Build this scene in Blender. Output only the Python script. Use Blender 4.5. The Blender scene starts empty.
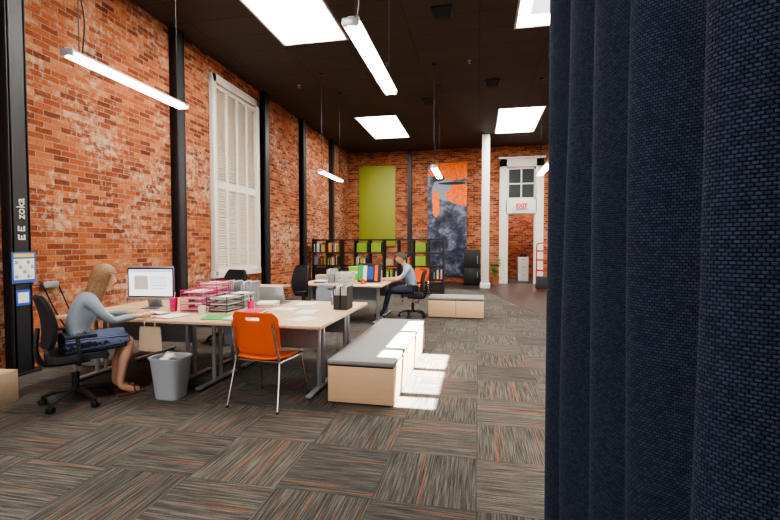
import bpy, bmesh, math, random
from mathutils import Vector, Matrix, Euler
random.seed(7)
R=math.radians
SC=bpy.context.scene
SC.view_settings.look='AgX - Medium High Contrast'
SC.view_settings.exposure=.3

# ---------------------------------------------------------------- materials
def nn(nt,t,**k):
    n=nt.nodes.new(t)
    for a,b in k.items(): setattr(n,a,b)
    return n
def base(name):
    m=bpy.data.materials.new(name); m.use_nodes=True
    nt=m.node_tree; b=nt.nodes['Principled BSDF']
    return m,nt,b
def c4(c): return (c[0],c[1],c[2],1)
def mat(name,col,rough=.55,metal=0,em=0,var=.12,scale=12,bump=0,emcol=None,trans=0,alpha=1,spec=.5):
    m,nt,b=base(name)
    tc=nn(nt,'ShaderNodeTexCoord'); no=nn(nt,'ShaderNodeTexNoise')
    no.inputs['Scale'].default_value=scale; no.inputs['Detail'].default_value=4
    nt.links.new(tc.outputs['Object'],no.inputs['Vector'])
    mx=nn(nt,'ShaderNodeMix',data_type='RGBA')
    mx.inputs['A'].default_value=c4([max(0,x*(1-var)) for x in col])
    mx.inputs['B'].default_value=c4([min(1,x*(1+var)) for x in col])
    nt.links.new(no.outputs['Fac'],mx.inputs['Factor'])
    nt.links.new(mx.outputs['Result'],b.inputs['Base Color'])
    b.inputs['Roughness'].default_value=rough; b.inputs['Metallic'].default_value=metal
    b.inputs['Transmission Weight'].default_value=trans; b.inputs['Alpha'].default_value=alpha
    b.inputs['Specular IOR Level'].default_value=spec
    if em:
        b.inputs['Emission Color'].default_value=c4(emcol or col); b.inputs['Emission Strength'].default_value=em
    if bump:
        bp=nn(nt,'ShaderNodeBump'); bp.inputs['Strength'].default_value=bump; bp.inputs['Distance'].default_value=.01
        nt.links.new(no.outputs['Fac'],bp.inputs['Height']); nt.links.new(bp.outputs['Normal'],b.inputs['Normal'])
    return m
def math_n(nt,op,a,b=None):
    n=nn(nt,'ShaderNodeMath',operation=op)
    for i,v in enumerate((a,b)):
        if v is None: continue
        if isinstance(v,(int,float)): n.inputs[i].default_value=v
        else: nt.links.new(v,n.inputs[i])
    return n.outputs[0]
def ramp(nt,fac,stops,interp='LINEAR'):
    r=nn(nt,'ShaderNodeValToRGB'); e=r.color_ramp.elements; r.color_ramp.interpolation=interp
    while len(e)<len(stops): e.new(.5)
    for x,(p,c) in zip(e,stops): x.position=p; x.color=c4(c)
    nt.links.new(fac,r.inputs[0]); return r.outputs[0]
def mixc(nt,f,a,b,bt='MIX'):
    n=nn(nt,'ShaderNodeMix',data_type='RGBA',blend_type=bt)
    for k,v in (('Factor',f),('A',a),('B',b)):
        if isinstance(v,(int,float)): n.inputs[k].default_value=v
        elif isinstance(v,(tuple,list)): n.inputs[k].default_value=c4(v)
        else: nt.links.new(v,n.inputs[k])
    return n.outputs['Result']
def noise(nt,vec,sc,det=3,rough=.5):
    n=nn(nt,'ShaderNodeTexNoise'); n.inputs['Scale'].default_value=sc; n.inputs['Detail'].default_value=det
    n.inputs['Roughness'].default_value=rough
    if vec is not None: nt.links.new(vec,n.inputs['Vector'])
    return n.outputs['Fac']

def brick(name,axis,dark=1.0,white=.5):
    m,nt,b=base(name); BW=.225; RH=.076
    g=nn(nt,'ShaderNodeNewGeometry'); s=nn(nt,'ShaderNodeSeparateXYZ'); nt.links.new(g.outputs['Position'],s.inputs[0])
    cb=nn(nt,'ShaderNodeCombineXYZ'); nt.links.new(s.outputs[axis],cb.inputs[0]); nt.links.new(s.outputs[2],cb.inputs[1])
    v=cb.outputs[0]
    bt=nn(nt,'ShaderNodeTexBrick'); nt.links.new(v,bt.inputs['Vector'])
    bt.inputs['Scale'].default_value=1; bt.inputs['Brick Width'].default_value=BW; bt.inputs['Row Height'].default_value=RH
    bt.inputs['Mortar Size'].default_value=.007; bt.inputs['Mortar Smooth'].default_value=.25
    row=math_n(nt,'FLOOR',math_n(nt,'DIVIDE',s.outputs[2],RH))
    off=math_n(nt,'MULTIPLY',math_n(nt,'SUBTRACT',1.0,math_n(nt,'FLOORED_MODULO',row,2.0)),BW/2)
    cl=math_n(nt,'FLOOR',math_n(nt,'DIVIDE',math_n(nt,'ADD',s.outputs[axis],off),BW))
    cc=nn(nt,'ShaderNodeCombineXYZ'); nt.links.new(cl,cc.inputs[0]); nt.links.new(row,cc.inputs[1])
    wn=nn(nt,'ShaderNodeTexWhiteNoise'); nt.links.new(cc.outputs[0],wn.inputs['Vector'])
    n1=noise(nt,v,.9,8,.62); n2=noise(nt,v,11,5,.65); n3=noise(nt,v,2.3,6,.7); n4=noise(nt,v,45,3,.6)
    d=dark
    h=math_n(nt,'ADD',math_n(nt,'MULTIPLY',wn.outputs['Value'],.66),math_n(nt,'MULTIPLY',math_n(nt,'SUBTRACT',n3,.25),.55))
    col=ramp(nt,h,[(.05,(.09*d,.028*d,.020*d)),(.25,(.22*d,.056*d,.025*d)),(.5,(.37*d,.102*d,.036*d)),(.75,(.46*d,.16*d,.062*d)),(.98,(.48*d,.26*d,.14*d))])
    col=mixc(nt,.55,col,ramp(nt,n4,[(.3,(.45,.45,.45)),(.7,(1.35,1.35,1.35))]),'MULTIPLY')
    mort=mixc(nt,n2,(.16*d,.10*d,.065*d),(.42*d,.31*d,.23*d))
    col=mixc(nt,bt.outputs['Fac'],col,mort)
    mm=math_n(nt,'ADD',math_n(nt,'MULTIPLY',n1,n2),math_n(nt,'MULTIPLY',wn.outputs['Value'],.035))
    wh=ramp(nt,mm,[(.275,(0,0,0)),(.40,(white,)*3)])
    col=mixc(nt,wh,col,(.56,.43,.33))
    nt.links.new(col,b.inputs['Base Color']); b.inputs['Roughness'].default_value=.9; b.inputs['Specular IOR Level'].default_value=.15
    bp=nn(nt,'ShaderNodeBump'); bp.inputs['Strength'].default_value=.9; bp.inputs['Distance'].default_value=.014
    hh=math_n(nt,'ADD',math_n(nt,'MULTIPLY',bt.outputs['Fac'],-1.0),math_n(nt,'MULTIPLY',n2,.6))
    nt.links.new(hh,bp.inputs['Height']); nt.links.new(bp.outputs['Normal'],b.inputs['Normal'])
    return m
BR_L=brick('brick_side',1,1.0,.70); BR_B=brick('brick_rear',0,1.0,.35)

def carpet():
    m,nt,b=base('carpet_tile'); T=.61
    g=nn(nt,'ShaderNodeNewGeometry'); s=nn(nt,'ShaderNodeSeparateXYZ'); nt.links.new(g.outputs['Position'],s.inputs[0])
    x,y=s.outputs[0],s.outputs[1]
    cx=math_n(nt,'FLOOR',math_n(nt,'DIVIDE',x,T)); cy=math_n(nt,'FLOOR',math_n(nt,'DIVIDE',y,T))
    par=math_n(nt,'FLOORED_MODULO',math_n(nt,'ADD',cx,cy),2.0)
    ip=math_n(nt,'SUBTRACT',1.0,par)
    A=math_n(nt,'ADD',math_n(nt,'MULTIPLY',x,par),math_n(nt,'MULTIPLY',y,ip))
    B=math_n(nt,'ADD',math_n(nt,'MULTIPLY',y,par),math_n(nt,'MULTIPLY',x,ip))
    cell=nn(nt,'ShaderNodeCombineXYZ'); nt.links.new(cx,cell.inputs[0]); nt.links.new(cy,cell.inputs[1])
    wn=nn(nt,'ShaderNodeTexWhiteNoise'); nt.links.new(cell.outputs[0],wn.inputs['Vector']); h=wn.outputs['Value']
    def vec(ka,kb,kh):
        c=nn(nt,'ShaderNodeCombineXYZ'); nt.links.new(math_n(nt,'MULTIPLY',A,ka),c.inputs[0]); nt.links.new(math_n(nt,'MULTIPLY',B,kb),c.inputs[1]); nt.links.new(math_n(nt,'MULTIPLY',h,kh),c.inputs[2]); return c.outputs[0]
    n1=noise(nt,vec(135,3.5,40),1,2,.6); n2=noise(nt,vec(85,.8,90),1,1); n3=noise(nt,vec(330,90,9),1,2)
    col=ramp(nt,n1,[(.34,(.035,.034,.031)),(.50,(.074,.071,.063)),(.68,(.142,.137,.122))])
    vr=ramp(nt,h,[(0,(.78,.79,.80)),(1,(1.18,1.16,1.12))])
    col=mixc(nt,1.0,col,vr,'MULTIPLY')
    col=mixc(nt,ramp(nt,n2,[(.68,(0,0,0)),(.70,(.7,.7,.7))]),col,(.38,.085,.02))
    col=mixc(nt,.4,col,ramp(nt,n3,[(.3,(.4,.4,.4)),(.7,(1.4,1.4,1.4))]),'MULTIPLY')
    fx=math_n(nt,'ABSOLUTE',math_n(nt,'SUBTRACT',math_n(nt,'FRACT',math_n(nt,'DIVIDE',x,T)),.5))
    fy=math_n(nt,'ABSOLUTE',math_n(nt,'SUBTRACT',math_n(nt,'FRACT',math_n(nt,'DIVIDE',y,T)),.5))
    sm=math_n(nt,'GREATER_THAN',math_n(nt,'MAXIMUM',fx,fy),.495)
    col=mixc(nt,math_n(nt,'MULTIPLY',sm,.35),col,(.02,.02,.018))
    nt.links.new(col,b.inputs['Base Color']); b.inputs['Roughness'].default_value=.9; b.inputs['Specular IOR Level'].default_value=.15
    bp=nn(nt,'ShaderNodeBump'); bp.inputs['Strength'].default_value=.4; bp.inputs['Distance'].default_value=.003
    nt.links.new(n1,bp.inputs['Height']); nt.links.new(bp.outputs['Normal'],b.inputs['Normal'])
    return m
CARPET=carpet()

def ceil_mat():
    m,nt,b=base('dark_ceiling_panels')
    g=nn(nt,'ShaderNodeNewGeometry')
    bt=nn(nt,'ShaderNodeTexBrick'); bt.offset=0; nt.links.new(g.outputs['Position'],bt.inputs['Vector'])
    bt.inputs['Scale'].default_value=1; bt.inputs['Brick Width'].default_value=1.22; bt.inputs['Row Height'].default_value=.61; bt.inputs['Mortar Size'].default_value=.012
    bt.inputs['Color1'].default_value=c4((.045,.033,.027)); bt.inputs['Color2'].default_value=c4((.055,.040,.033)); bt.inputs['Mortar'].default_value=c4((.020,.015,.012))
    nt.links.new(bt.outputs['Color'],b.inputs['Base Color']); b.inputs['Roughness'].default_value=.7
    return m
CEIL=ceil_mat()
def curtain_mat():
    m,nt,b=base('navy_knit_drape')
    uv=nn(nt,'ShaderNodeTexCoord')
    bt=nn(nt,'ShaderNodeTexBrick'); nt.links.new(uv.outputs['UV'],bt.inputs['Vector'])
    bt.inputs['Scale'].default_value=1; bt.inputs['Brick Width'].default_value=.0085; bt.inputs['Row Height'].default_value=.0055
    bt.inputs['Mortar Size'].default_value=.0014; bt.inputs['Mortar Smooth'].default_value=1; bt.inputs['Bias'].default_value=-.1
    bt.inputs['Color1'].default_value=c4((.046,.064,.108)); bt.inputs['Color2'].default_value=c4((.022,.033,.062)); bt.inputs['Mortar'].default_value=c4((.006,.009,.018))
    nt.links.new(bt.outputs['Color'],b.inputs['Base Color']); b.inputs['Roughness'].default_value=.85
    b.inputs['Specular IOR Level'].default_value=.15
    bp=nn(nt,'ShaderNodeBump'); bp.inputs['Strength'].default_value=.8; bp.inputs['Distance'].default_value=.003; bp.invert=True
    nt.links.new(bt.outputs['Fac'],bp.inputs['Height']); nt.links.new(bp.outputs['Normal'],b.inputs['Normal'])
    return m
DRAPE=curtain_mat()
def wood(name,a,b2,sc=3):
    m,nt,b=base(name)
    tc=nn(nt,'ShaderNodeTexCoord'); mp=nn(nt,'ShaderNodeMapping'); mp.inputs['Scale'].default_value=(1,14,14)
    nt.links.new(tc.outputs['Object'],mp.inputs[0])
    n=noise(nt,mp.outputs[0],sc,6,.6)
    nt.links.new(mixc(nt,n,a,b2),b.inputs['Base Color']); b.inputs['Roughness'].default_value=.42
    return m
MAPLE=wood('maple_laminate',(.55,.37,.21),(.67,.48,.31)); MAPLE2=wood('maple_bench',(.58,.38,.22),(.70,.49,.31))
def mural_mat():
    m,nt,b=base('mural_print')
    g=nn(nt,'ShaderNodeNewGeometry'); s=nn(nt,'ShaderNodeSeparateXYZ'); nt.links.new(g.outputs['Position'],s.inputs[0])
    X=s.outputs[0]; Z=s.outputs[2]; P=g.outputs['Position']
    n=noise(nt,P,1.5,6,.6); n2=noise(nt,P,2.2,7,.72); n5=noise(nt,P,9,4,.6)
    col=ramp(nt,n2,[(.34,(.010,.012,.02)),(.44,(.025,.032,.06)),(.53,(.075,.09,.14)),(.60,(.20,.23,.30)),(.70,(.05,.08,.22))])
    col=mixc(nt,.5,col,ramp(nt,n5,[(.3,(.4,.4,.4)),(.7,(1.5,1.5,1.5))]),'MULTIPLY')
    def blob(x,z,rx,rz,k=.8):
        dx=math_n(nt,'DIVIDE',math_n(nt,'SUBTRACT',X,x),rx); dz=math_n(nt,'DIVIDE',math_n(nt,'SUBTRACT',Z,z),rz)
        r=math_n(nt,'ADD',math_n(nt,'MULTIPLY',dx,dx),math_n(nt,'MULTIPLY',dz,dz))
        r=math_n(nt,'ADD',r,math_n(nt,'MULTIPLY',math_n(nt,'SUBTRACT',n,.5),k*4))
        return ramp(nt,r,[(.85,(1,1,1)),(.97,(0,0,0))])
    OR=ramp(nt,n5,[(.35,(.80,.11,.008)),(.65,(1.0,.23,.02))])
    col=mixc(nt,blob(-1.35,3.7,.5,.45,.8),col,(.24,.27,.36))
    col=mixc(nt,blob(-.95,4.45,1.1,.42,.5),col,OR)
    col=mixc(nt,blob(-.70,3.50,.55,.48,.8),col,OR)
    col=mixc(nt,blob(-1.66,3.15,.16,.60,.8),col,OR)
    col=mixc(nt,blob(-1.55,4.15,.26,.13,.8),col,(.012,.014,.02))
    col=mixc(nt,blob(-1.0,3.93,.55,.06,.5),col,(.012,.014,.02))
    nt.links.new(col,b.inputs['Base Color']); b.inputs['Roughness'].default_value=.6
    return m
MURAL=mural_mat()
def stripe_mat(name,a,b2,sc):
    m,nt,b=base(name)
    tc=nn(nt,'ShaderNodeTexCoord'); w=nn(nt,'ShaderNodeTexWave'); w.inputs['Scale'].default_value=sc; w.inputs['Distortion'].default_value=3
    nt.links.new(tc.outputs['Object'],w.inputs['Vector'])
    nt.links.new(ramp(nt,w.outputs['Fac'],[(.45,a),(.55,b2)]),b.inputs['Base Color']); b.inputs['Roughness'].default_value=.9
    return m

BLACK=mat('black_plastic',(.012,.012,.014),.45); BLKMESH=mat('black_mesh_fabric',(.018,.018,.022),.85,bump=.3,scale=200)
STEEL=mat('dark_painted_steel',(.014,.015,.018),.5); CHROME=mat('chrome',(.7,.7,.72),.18,1,var=.02)
SILVER=mat('silver_powdercoat',(.36,.38,.41),.35,.6); WHITE=mat('white_paint',(.70,.68,.63),.5,var=.04); CREAM=mat('cream_shutter',(.74,.68,.57),.5,var=.04)
ORANGE=mat('orange_plastic',(.80,.13,.015),.38,var=.05); GREY=mat('grey_fabric',(.25,.24,.235),.85,bump=.2,scale=150)
GREYP=mat('grey_plastic',(.25,.28,.32),.5); PAPER=mat('white_paper',(.78,.78,.77),.7,var=.03); PINK=mat('pink_plastic',(.62,.02,.16),.35)
GREEN=mat('green_folder',(.03,.38,.10),.5); RED=mat('red_paint',(.55,.015,.015),.4); LIME=mat('lime_panel',(.25,.275,.035),.6,var=.06,scale=2)
LIME2=mat('lime_box',(.28,.48,.04),.6); BLUE=mat('blue_print',(.03,.10,.42),.5); YEL=mat('yellow_print',(.8,.55,.05),.5); CARD=mat('cardboard',(.48,.36,.25),.8)
SKY=mat('skylight_diffuser',(1,1,1),.5,em=27,emcol=(1,.96,.89),var=0); TUBE=mat('fluorescent_tube',(1,1,1),.4,em=42,emcol=(1,.93,.80),var=0)
SCREEN=mat('lcd_screen',(.8,.85,.9),.2,em=1.0,emcol=(.85,.92,1),var=.02); EXITR=mat('exit_red',(.6,.004,.004),.4,em=.12,emcol=(1,.0,.0))
SHELFM=mat('espresso_shelf',(.016,.013,.012),.5); DFLOOR=mat('dark_stained_floor',(.040,.027,.024),.4,var=.3,scale=5)
GLASS=mat('dark_window_glass',(.05,.06,.06),.08,var=.1); MESHBIN=mat('translucent_plastic_bin',(.42,.47,.52),.4,var=.1)
SKIN=mat('skin',(.58,.33,.22),.55,var=.05); HAIRB=mat('blonde_hair',(.25,.14,.065),.5,var=.5,scale=60,bump=.4); HAIRD=mat('brown_hair',(.075,.040,.022),.55,var=.4,scale=80,bump=.4)
SHIRTW=mat('grey_blue_knit',(.25,.30,.35),.85,bump=.3,scale=40); SHIRTM=mat('light_blue_shirt',(.27,.37,.45),.85,bump=.2,scale=40)
JEANS=mat('dark_jeans',(.03,.04,.07),.85,bump=.2,scale=60); SKIRT=stripe_mat('navy_patterned_skirt',(.012,.016,.04),(.12,.15,.26),26)
LEATHER=mat('brown_sandal',(.10,.04,.02),.5); EYEW=mat('eye_white',(.8,.8,.78),.3,var=0); EYED=mat('eye_dark',(.03,.02,.015),.2,var=0); LIP=mat('lips',(.50,.16,.14),.5,var=.02)
LEAF=mat('leaf_green',(.05,.16,.03),.5,var=.3); TERRA=mat('terracotta',(.35,.14,.07),.7)
TRIMB=mat('drape_tape',(.16,.075,.03),.8); DKBOX=mat('dark_storage_box',(.03,.03,.035),.7)

# ---------------------------------------------------------------- mesh builder
def catm(pts,n=6):
    P=[Vector(p) for p in pts]
    if len(P)<3: return P
    out=[]
    for i in range(len(P)-1):
        p0=P[max(i-1,0)];p1=P[i];p2=P[i+1];p3=P[min(i+2,len(P)-1)]
        for k in range(n):
            t=k/n
            out.append(.5*((2*p1)+(p2-p0)*t+(2*p0-5*p1+4*p2-p3)*t*t+(3*p1-p0-3*p2+p3)*t**3))
    out.append(P[-1]); return out
class M:
    def __init__(s,name,loc=(0,0,0),rz=0,parent=None):
        s.name=name;s.bm=bmesh.new();s.mats=[];s.loc=loc;s.rz=rz;s.parent=parent
    def mi(s,m):
        if m not in s.mats: s.mats.append(m)
        return s.mats.index(m)
    def add(s,tb,m,mx=None):
        i=s.mi(m)
        for f in tb.faces: f.material_index=i
        if mx is not None: tb.transform(mx)
        bmesh.ops.recalc_face_normals(tb,faces=tb.faces)
        me=bpy.data.meshes.new('t'); tb.to_mesh(me); s.bm.from_mesh(me); bpy.data.meshes.remove(me); tb.free()
    def box(s,c,size,m,rot=(0,0,0),bev=0,seg=2):
        tb=bmesh.new(); bmesh.ops.create_cube(tb,size=1); bmesh.ops.scale(tb,vec=size,verts=tb.verts)
        if bev: bmesh.ops.bevel(tb,geom=list(tb.edges),offset=min(bev,min(size)*.49),segments=seg,profile=.5,affect='EDGES')
        s.add(tb,m,Matrix.Translation(c)@Euler(rot).to_matrix().to_4x4())
    def b2(s,x0,x1,y0,y1,z0,z1,m,bev=0):
        s.box(((x0+x1)/2,(y0+y1)/2,(z0+z1)/2),(abs(x1-x0),abs(y1-y0),abs(z1-z0)),m,bev=bev)
    def cyl(s,p1,p2,r1,m,r2=None,seg=16):
        p1=Vector(p1);p2=Vector(p2);d=p2-p1
        tb=bmesh.new(); bmesh.ops.create_cone(tb,cap_ends=True,segments=seg,radius1=r1,radius2=r1 if r2 is None else r2,depth=d.length)
        s.add(tb,m,Matrix.Translation((p1+p2)/2)@d.to_track_quat('Z','Y').to_matrix().to_4x4())
    def sph(s,c,r,m,sub=3,rot=(0,0,0)):
        if isinstance(r,(int,float)): r=(r,r,r)
        tb=bmesh.new(); bmesh.ops.create_icosphere(tb,subdivisions=sub,radius=1); bmesh.ops.scale(tb,vec=r,verts=tb.verts)
        s.add(tb,m,Matrix.Translation(c)@Euler(rot).to_matrix().to_4x4())
    def tube(s,pts,r,m,seg=8,n=6,smooth=True):
        P=catm(pts,n) if smooth else [Vector(p) for p in pts]
        N=len(P)
        if isinstance(r,(int,float)): rr=[r]*N
        else:
            rr=[]
            for i in range(N):
                t=i/(N-1)*(len(r)-1); k=min(int(t),len(r)-2); rr.append(r[k]+(r[k+1]-r[k])*(t-k))
        tb=bmesh.new(); rings=[]; up=None
        for i,p in enumerate(P):
            t=(P[min(i+1,N-1)]-P[max(i-1,0)]).normalized()
            if up is None:
                up=Vector((0,0,1)) if abs(t.z)<.9 else Vector((0,1,0))
            a=t.cross(up); 
            if a.length<1e-4: a=t.orthogonal()
            a.normalize(); b=a.cross(t).normalized(); up=b
            rings.append([tb.verts.new(p+a*math.cos(2*math.pi*k/seg)*rr[i]+b*math.sin(2*math.pi*k/seg)*rr[i]) for k in range(seg)])
        for i in range(N-1):
            for k in range(seg): tb.faces.new((rings[i][k],rings[i][(k+1)%seg],rings[i+1][(k+1)%seg],rings[i+1][k]))
        tb.faces.new(rings[0]); tb.faces.new(rings[-1][::-1])
        s.add(tb,m)
    def lathe(s,prof,c,m,seg=24):
        tb=bmesh.new(); rings=[[tb.verts.new((r*math.cos(2*math.pi*k/seg),r*math.sin(2*math.pi*k/seg),z)) for k in range(seg)] for r,z in prof]
        for i in range(len(prof)-1):
            for k in range(seg): tb.faces.new((rings[i][k],rings[i][(k+1)%seg],rings[i+1][(k+1)%seg],rings[i+1][k]))
        s.add(tb,m,Matrix.Translation(c))
    def grid(s,fn,nu,nv,m,th=0,mx=None):
        tb=bmesh.new(); V=[[tb.verts.new(fn(i/nu,j/nv)) for j in range(nv+1)] for i in range(nu+1)]
        for i in range(nu):
            for j in range(nv): tb.faces.new((V[i][j],V[i+1][j],V[i+1][j+1],V[i][j+1]))
        if th:
            bmesh.ops.recalc_face_normals(tb,faces=tb.faces)
            bmesh.ops.solidify(tb,geom=list(tb.faces),thickness=th)
        s.add(tb,m,mx)
    def done(s,ang=38):
        me=bpy.data.meshes.new(s.name); s.bm.to_mesh(me); s.bm.free()
        for m in s.mats: me.materials.append(m)
        me.shade_smooth(); me.set_sharp_from_angle(angle=R(ang))
        o=bpy.data.objects.new(s.name,me); SC.collection.objects.link(o)
        o.location=s.loc; o.rotation_euler=(0,0,s.rz)
        if s.parent: o.parent=s.parent
        return o
def empty(name,loc,rz=0):
    e=bpy.data.objects.new(name,None); SC.collection.objects.link(e); e.location=loc; e.rotation_euler=(0,0,rz); e.empty_display_size=.2; return e

# ---------------------------------------------------------------- room shell
WL=-5.33; WR=6.4; YB=17.4; YF=-4.5; ZC=5.3
def shell(name,boxes,m):
    o=M(name)
    for b in boxes: o.b2(*b,m)
    return o.done()
shell('floor',[(WL-.25,WR+.25,YF-.25,YB+3.6,-.12,0)],CARPET)
o=M('trim_1_dark_floor'); tb=bmesh.new()
poly=[(1.55,8.6),(.25,14.4),(-1.9,15.6),(-1.9,YB),(WR,YB),(WR,8.6)]
a=[tb.verts.new((x,y,.006)) for x,y in poly]; bb=[tb.verts.new((x,y,.0005)) for x,y in poly]
tb.faces.new(a); tb.faces.new(bb[::-1])
for i in range(len(poly)): tb.faces.new((a[i],a[(i+1)%6],bb[(i+1)%6],bb[i]))
o.add(tb,DFLOOR); o.done()
shell('wall_left',[(WL-.25,WL,YF,YB+.25,0,ZC)],BR_L)
shell('wall_right',[(WR,WR+.25,YF,YB+.25,0,ZC)],BR_L)
DX0,DX1=1.08,2.15
shell('wall_back',[(WL,DX0,YB,YB+.25,0,ZC),(DX1,WR,YB,YB+.25,0,ZC),(DX0,DX1,YB,YB+.25,2.75,3.25),(DX0,DX1,YB,YB+.25,4.5,ZC)],BR_B)
fw=[(WL,WR,YF-.25,YF,0,.5),(WL,WR,YF-.25,YF,4.3,ZC)]
for x in (WL,-1.9,2.0,WR-.5): fw.append((x,x+.5,YF-.25,YF,.5,4.3))  # piers between unseen openings, added behind the camera to let sky light in
shell('wall_front',fw,BR_L)
shell('wall_vestibule',[(.2,.3,YB+.25,YB+3.2,0,4.6),(3.4,3.5,YB+.25,YB+3.2,0,4.6),(.2,3.5,YB+3.2,YB+3.4,0,4.6),(.2,3.5,YB+.25,YB+3.4,4.6,4.7)],BR_B)
SKYL=[(-3.62,-2.4,5.2,7.8),(-3.62,-2.4,12.6,15.2),(.55,1.78,12.6,15.3),(-3.62,-2.4,-2.2,.4),(.6,1.82,-2.2,.4),(4.4,5.6,5.4,8.0),(4.4,5.6,-2.2,.4),(4.4,5.6,12.6,15.2)]  # entries behind the camera are unseen panels added to light the room
BX=(.62,1.86,5.4,8.0)
holes=SKYL+[BX]
xs=sorted(set([WL-.25,WR+.25]+[h[0] for h in holes]+[h[1] for h in holes])); ys=sorted(set([YF-.25,YB+.25]+[h[2] for h in holes]+[h[3] for h in holes]))
o=M('ceiling'); 
for i in range(len(xs)-1):
    run=None
    for j in range(len(ys)-1):
        cx=(xs[i]+xs[i+1])/2; cy=(ys[j]+ys[j+1])/2
        hit=any(h[0]<cx<h[1] and h[2]<cy<h[3] for h in holes)
        if not hit:
            if run is None: run=ys[j]
        if (hit or j==len(ys)-2) and run is not None:
            o.b2(xs[i],xs[i+1],run,ys[j] if hit else ys[j+1],ZC,ZC+.06,CEIL); run=None
o.done()
for h in SKYL:
    o=M('skylight'); o.b2(h[0],h[1],h[2],h[3],ZC+.03,ZC+.05,SKY)
    for a in ((h[0]-.03,h[0]+.01,h[2]-.03,h[3]+.03),(h[1]-.01,h[1]+.03,h[2]-.03,h[3]+.03),(h[0],h[1],h[2]-.03,h[2]+.01),(h[0],h[1],h[3]-.01,h[3]+.03)):
        o.b2(*a,ZC-.012,ZC+.03,WHITE)
    o.done()
o=M('skylight'); h=BX
o.b2(h[0],.82,h[2],h[3],ZC+.03,ZC+.05,SKY); o.b2(1.53,h[1],h[2],h[3],ZC+.03,ZC+.05,SKY)
o.b2(.82,1.53,h[2],5.72,ZC+.03,ZC+.05,SKY); o.b2(.82,1.53,7.72,h[3],ZC+.03,ZC+.05,SKY)
o.b2(.82,1.53,6.0,6.12,ZC+.03,ZC+.06,SKY); o.b2(.82,1.53,6.92,7.03,ZC+.03,ZC+.06,SKY)  # panel gap and cross bars shaped to throw the banded sun patch
for a in ((h[0]-.03,h[0]+.01,h[2]-.03,h[3]+.03),(h[1]-.01,h[1]+.03,h[2]-.03,h[3]+.03),(h[0],h[1],h[2]-.03,h[2]+.01),(h[0],h[1],h[3]-.01,h[3]+.03)): o.b2(*a,ZC-.012,ZC+.03,WHITE)
o.done()

def column(x0,x1,y0,y1):
    o=M('steel_column'); mx=(x0+x1)/2
    if x1-x0<y1-y0:
        o.b2(x0,x1,y0,y0+.02,0,ZC,STEEL); o.b2(x0,x1,y1-.02,y1,0,ZC,STEEL); o.b2(x0,x0+.1,y0,y1,0,ZC,STEEL)
        o.b2(x1-.025,x1,y0-.01,y1+.01,0,ZC,STEEL); o.b2(x0,x1+.06,y0-.05,y1+.05,0,.02,STEEL)
    else:
        o.b2(x0,x1,y0,y1,0,ZC,STEEL); o.b2(x0-.03,x1+.03,y0-.05,y1,0,.02,STEEL)
    return o.done()
for y in (3.97,6.78,10.0,12.4,15.05): column(WL,WL+.15,y,y+.2)
column(-2.80,-2.64,YB-.12,YB)

o=M('window_1'); y0,y1,z0,z1=7.92,9.79,.88,4.97; X=WL
for a in ((y0,y0+.12,z0,z1),(y1-.12,y1,z0,z1),(y0,y1,z1-.16,z1),(y0-.03,y1+.03,z0-.06,z0+.08)): o.b2(X,X+.10,a[0],a[1],a[2],a[3],WHITE,bev=.008)
o.b2(X,X+.02,y0+.1,y1-.1,z0,z1,CREAM)
n=4; w=(y1-y0-.24)/n
for k in range(n):
    a=y0+.12+k*w
    for zz in ((z0+.08,2.75),(2.75,z1-.2)):
        o.b2(X+.02,X+.07,a+.004,a+.04,zz[0],zz[1],CREAM); o.b2(X+.02,X+.07,a+w-.04,a+w-.004,zz[0],zz[1],CREAM)
        o.b2(X+.02,X+.07,a+.04,a+w-.04,zz[0],zz[0]+.07,CREAM); o.b2(X+.02,X+.07,a+.04,a+w-.04,zz[1]-.07,zz[1],CREAM)
        z=zz[0]+.10
        while z<zz[1]-.09:
            o.box((X+.045,a+w/2,z),(.05,w-.08,.008),CREAM,rot=(0,R(40),0)); z+=.055
o.done()

o=M('lime_wall_panel',(0,YB-.06,0)); o.b2(-4.82,-3.3,-.02,.03,1.45,4.72,LIME,bev=.004); o.b2(-4.7,-4.6,.03,.055,2,4,STEEL); o.done()
o=M('mural_canvas',(0,YB-.06,0)); o.b2(-1.99,-.44,-.02,.03,.25,4.74,MURAL,bev=.004); o.b2(-1.9,-1.8,.03,.055,2,4,STEEL); o.done()
o=M('door_1_frame')
for a in ((DX0-.28,DX0,0,4.8),(DX1,DX1+.28,0,4.8),(DX0-.28,DX1+.28,4.5,4.8),(DX0-.05,DX1+.05,2.72,3.25)): o.b2(a[0],a[1],YB-.06,YB+.02,a[2],a[3],WHITE,bev=.01)
o.b2(DX0-.34,DX1+.34,YB-.1,YB,4.8,4.88,WHITE,bev=.01)
for x in (DX0,DX1-.05): o.b2(x,x+.05,YB,YB+.25,0,2.75,WHITE)
o.b2(DX0,DX1,YB,YB+.25,2.7,2.75,WHITE)
o.done()
o=M('window_2_transom')
for a in ((DX0,DX0+.07,3.25,4.5),(DX1-.07,DX1,3.25,4.5),(DX0,DX1,3.25,3.33),(DX0,DX1,4.42,4.5),(1.59,1.64,3.3,4.45),(DX0,DX1,3.84,3.89)): o.b2(a[0],a[1],YB+.05,YB+.1,a[2],a[3],WHITE)
o.b2(DX0+.05,DX1-.05,YB+.07,YB+.08,3.3,4.45,GLASS); o.done()
def text(name,body,loc,rot,size,m,parent=None,ext=.004):
    c=bpy.data.curves.new(name,'FONT'); c.body=body; c.size=size; c.extrude=ext; c.align_x='CENTER'; c.align_y='CENTER'
    c.materials.append(m); o=bpy.data.objects.new(name,c); SC.collection.objects.link(o); o.location=loc; o.rotation_euler=rot
    if parent: o.parent=parent
    return o
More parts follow.
